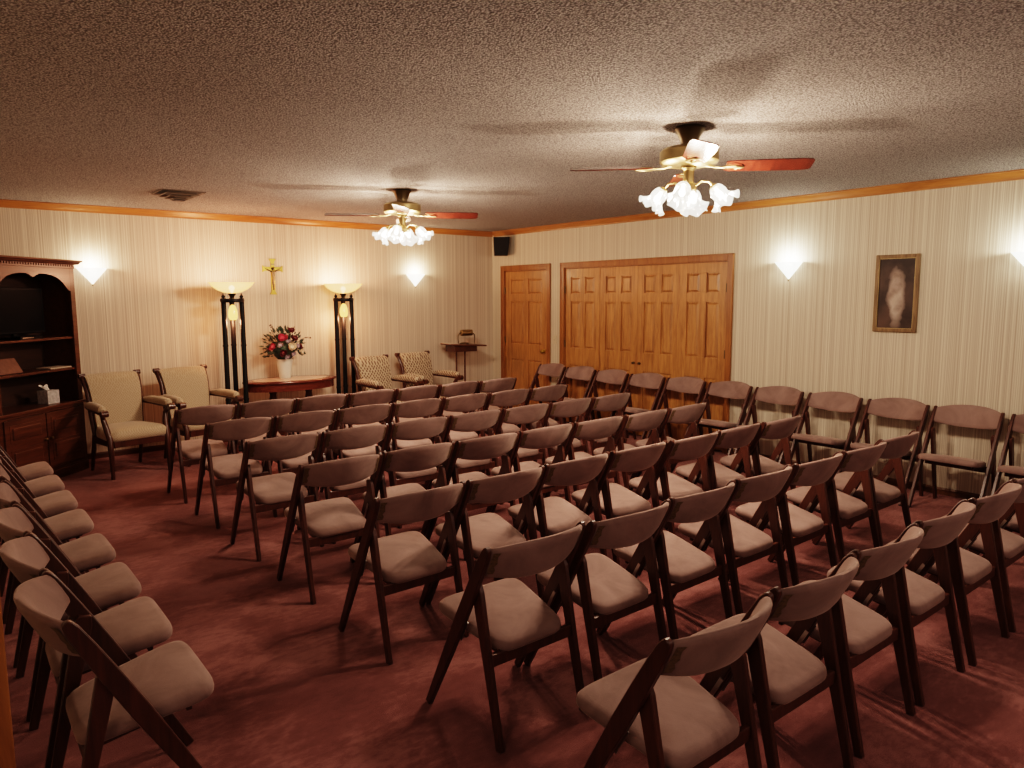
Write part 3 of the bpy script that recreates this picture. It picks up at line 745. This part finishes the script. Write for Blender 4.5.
MB().box(-.016, -.004, -hw+.03, hw-.03, -hh+.03, hh-.03).build('canvas', M['canvas'], pc)
sp = empty('wall_speaker', (-.172, -.438, 2.238), R(-38)); tag(sp, 'black loudspeaker mounted high in the corner above the single door', 'speaker')
b = MB(); b.prism([(-.105, 0), (.085, 0), (.115, .255), (-.115, .255)], -.02, .12, 'xz', bev=.004); b.build('cabinet', M['black'], sp)
b = MB(); b.prism([(-.095, .012), (.077, .012), (.104, .243), (-.104, .243)], -.030, -.018, 'xz', bev=.003); b.build('grille', M['grille'], sp)
MB().tube([(0, .11, .13), (.03, .16, .13), (.06, .195, .13)], .012, 8).build('bracket', M['black'], sp)

# ------------------------------------------------------------------ lectern with lamp and book
lc = empty('lectern', (-.82, -.36, 0), R(-4)); tag(lc, 'small wooden register stand with a sloping top near the corner', 'lectern')
MB().box(-.29, .25, -.17, .17, 1.000, 1.022, bev=.004, mat=Matrix.Translation((0, 0, 0)) @ Matrix.Rotation(R(3), 4, 'Y')).build('top', M['case_wood'], lc)
MB().box(-.18, .17, -.13, .13, .925, 1.006, bev=.004).build('apron', M['arm_wood'], lc)
for x in (-.085, .05): MB().tube([(x, 0, .03), (x, 0, .93)], [.014, .012], 10).build('post', M['case_wood'], lc)
MB().box(-.20, .16, -.03, .03, .0, .03, bev=.006).box(-.13, -.07, -.17, .17, 0, .03, bev=.006).box(.015, .075, -.17, .17, 0, .03, bev=.006).build('foot', M['case_wood'], lc)
LS = 1.2
ll = empty('lectern_lamp', (-.73, -.35, 1.018), R(-4)); tag(ll, 'small brass lamp with a cylindrical shade standing on the lectern', 'lamp')
MB().lathe([(.055, 0), (.055, .008), (.040, .018), (.001, .022)], 16, Matrix.Translation((-.03, 0, 0))).build('base', M['brass_dark'], ll, smooth=True)
for s in (-1, 1):
    MB().tube([(s*.105, 0, .0), (s*.112, 0, .06), (s*.108, 0, .105), (s*.080, 0, .128), (s*.06, 0, .130)], .006, 8).build('bracket', M['brass_dark'], ll, smooth=True)
MB().tube([(-.072, 0, .130), (-.068, 0, .130), (.068, 0, .130), (.072, 0, .130)], [.030, .036, .036, .030], 18).build('shade', M['brass'], ll, smooth=True)
ll.scale = (LS, LS, LS)
o = empty('register_book', (-1.00, -.37, 1.022), R(-4)); o.rotation_euler = (0, R(3), R(-4)); tag(o, 'open register book lying on the left of the lectern top', 'book')
MB().box(-.10, .08, -.11, .11, .003, .009, bev=.001).build('cover', M['folder'], o)
MB().box(-.095, .075, -.10, .10, .009, .017, bev=.001).build('pages', M['paper'], o)

# ------------------------------------------------------------------ ceiling register
vt = empty('ceiling_vent', (-4.68, -1.50, H)); tag(vt, 'square stepped metal air vent in the ceiling at left', 'vent')
b = MB()
for k_, (s_, dz) in enumerate([(.185, .006), (.140, .026), (.100, .044), (.065, .060)]):
    t_ = .018 if k_ else .028
    def ring(i, j, s_=s_, dz=dz, t_=t_):
        r_ = [(s_, -dz+.004), (s_-.004, -dz-.004), (s_-t_, -dz+.006), (s_-t_-.004, -dz+.016)][j]
        q = [(1, 1), (-1, 1), (-1, -1), (1, -1)][i]; return (q[0]*r_[0], q[1]*r_[0], r_[1])
    b.grid(ring, 4, 4, closeu=True)
b.build('louvers', M['vent'], vt); MB().box(-.17, .17, -.17, .17, -.004, 0).build('duct_opening', M['ventin'], vt)
MB().box(-.045, .045, -.045, .045, -.070, -.064).build('centre_plate', M['ventin'], vt)

# ------------------------------------------------------------------ ceiling fans
TULIP = [(0.018, 0), (.030, -.004), (.040, -.020), (.046, -.045), (.044, -.066), (.050, -.085), (.066, -.105), (.080, -.116)]
def make_fan():
    root = empty('ceiling_fan', (0, 0, H))
    MB().lathe([(.080, 0), (.083, -.012), (.076, -.022), (.058, -.055), (.046, -.085), (.046, -.105), (.05, -.112)], 28).build('canopy', M['brass_dark'], root, smooth=True)
    MB().lathe([(.050, -.108), (.120, -.112), (.150, -.120), (.163, -.135), (.163, -.188), (.150, -.203), (.100, -.212), (.06, -.216)], 36).build('motor_housing', M['brass'], root, smooth=True)
    for k_ in range(4):
        a = k_*math.pi/2
        mt = Matrix.Rotation(a, 4, 'Z') @ Matrix.Translation((0, 0, -.215)) @ Matrix.Rotation(R(-15), 4, 'X')
        pts = [(.200, -.052), (.225, -.062), (.50, -.070), (.62, -.070), (.658, -.062), (.668, -.048), (.668, .048), (.658, .062), (.62, .070), (.50, .070), (.225, .062), (.200, .052)]
        bl = MB().prism(pts, -.003, .003, 'xy', mat=mt).build('blade', M['blade'], root)
        ir = MB()
        m2 = Matrix.Rotation(a, 4, 'Z')
        ir.tube([(.09, 0, -.208), (.14, 0, -.222), (.19, .0, -.224)], [.010, .012, .010], 8, m2, squash=.6)
        for s in (-1, 1): ir.tube([(.18, 0, -.223), (.21, s*.038, -.224), (.25, s*.045, -.224), (.285, s*.020, -.223), (.30, 0, -.223)], .0055, 6, m2)
        ir.tube([(.18, 0, -.223), (.30, 0, -.223)], .006, 6, m2)
        ir.build('blade_iron', M['brass'], bl, smooth=True)
    MB().lathe([(.040, -.214), (.044, -.225), (.030, -.238), (.030, -.30), (.042, -.312), (.046, -.345), (.034, -.362), (.012, -.372), (.001, -.378)], 24, cap1=False).build('light_fitting', M['brass'], root, smooth=True)
    for k_ in range(4):
        m2 = Matrix.Rotation(k_*math.pi/2+R(-17), 4, 'Z')
        am = MB().tube([(.035, 0, -.325), (.075, 0, -.300), (.115, 0, -.305), (.140, 0, -.335)], .007, 8, m2)
        tilt = Matrix.Translation((.140, 0, -.332)) @ Matrix.Rotation(R(-38), 4, 'Y')
        am.lathe([(.014, .012), (.022, .004), (.024, -.014), (.018, -.018)], 14, m2 @ tilt)
        arm = am.build('light_arm', M['brass'], root, smooth=True)
        def ruf(i, an):
            w_ = max(0, (i-4))/3.0
            return (.012*w_*math.cos(6*an), .016*w_*math.cos(6*an+.5))
        MB().lathe(TULIP, 48, m2 @ tilt, ruffle=ruf, cap0=False, cap1=False).build('tulip_shade', M['tulip'], arm, smooth=True, angle=80)
        MB().lathe([(.001, -.082), (.012, -.076), (.017, -.060), (.011, -.035), (.009, -.018)], 12, m2 @ tilt, cap0=False, cap1=False).build('bulb', M['bulb'], arm, smooth=True)
    MB().tube([(.03, .02, -.36), (.03, .02, -.46)], .0015, 5).build('pull_chain', M['brass'], root)
    return root
FW = 18.5
def fan_lights(x, y, rz):
    for k_ in range(4):
        a = k_*math.pi/2+R(-17)+rz; r_ = .140+.060*math.sin(R(38))+.03
        lamp('fan_light', (x+r_*math.cos(a), y+r_*math.sin(a), H-.332-.075), FW, (1, .76, .58), .03)
fa = make_fan(); fa.location = (-3.13, -5.91, H); ra = R(90-52.3+6.5); fa.rotation_euler = (0, 0, ra)
tag(fa, 'brass ceiling fan with red-brown blades and tulip lights nearest the camera', 'ceiling fan', 'ceiling fans'); fan_lights(-3.13, -5.91, ra)
fb_ = copy_tree(fa); fb_.location = (-3.18, -2.85, H); rb = R(90-30.6-1); fb_.rotation_euler = (0, 0, rb)
tag(fb_, 'brass ceiling fan with tulip lights farther away, nearer the flower table', 'ceiling fan', 'ceiling fans'); fan_lights(-3.18, -2.85, rb)

# ------------------------------------------------------------------ added fill lights behind the camera, brightening the chair backs
def area(loc, rot, size, W, color):
    l = bpy.data.lights.new('fill_light', 'AREA'); l.energy = W; l.color = color; l.size = size[0]; l.shape = 'RECTANGLE'; l.size_y = size[1]
    o = bpy.data.objects.new('fill_light', l); COL.objects.link(o); o.location = loc; o.rotation_euler = rot; return o
area((-3.6, -9.4, 1.9), (R(78), 0, 0), (5.0, 1.2), 9.5, (1, .76, .66))
area((-7.6, -8.2, 2.5), (0, 0, 0), (1.2, 1.2), 10, (1, .78, .62))

# ------------------------------------------------------------------ world, camera
wd_ = bpy.data.worlds.new('World'); bpy.context.scene.world = wd_; wd_.use_nodes = True
wd_.node_tree.nodes['Background'].inputs['Color'].default_value = (.02, .015, .012, 1)
cam = bpy.data.cameras.new('camera'); co = bpy.data.objects.new('camera', cam); COL.objects.link(co)
cam.sensor_width = 36; cam.lens = 724.857/1024*36
yaw, pit, rol = .679331770, -.119778987, -.00402357602
fw = Vector((math.sin(yaw)*math.cos(pit), math.cos(yaw)*math.cos(pit), math.sin(pit)))
r = Vector((math.cos(yaw), -math.sin(yaw), 0)); u = r.cross(fw)
r2 = r*math.cos(rol)+u*math.sin(rol); u2 = -r*math.sin(rol)+u*math.cos(rol)
co.matrix_world = Matrix(((r2.x, u2.x, -fw.x, -6.53876), (r2.y, u2.y, -fw.y, -8.5419), (r2.z, u2.z, -fw.z, 1.66379), (0, 0, 0, 1)))
cam.clip_start = .05
sc_ = bpy.context.scene; sc_.camera = co
sc_.view_settings.view_transform = 'Filmic'
try: sc_.view_settings.look = 'High Contrast'
except Exception: pass
sc_.view_settings.exposure = 1.30
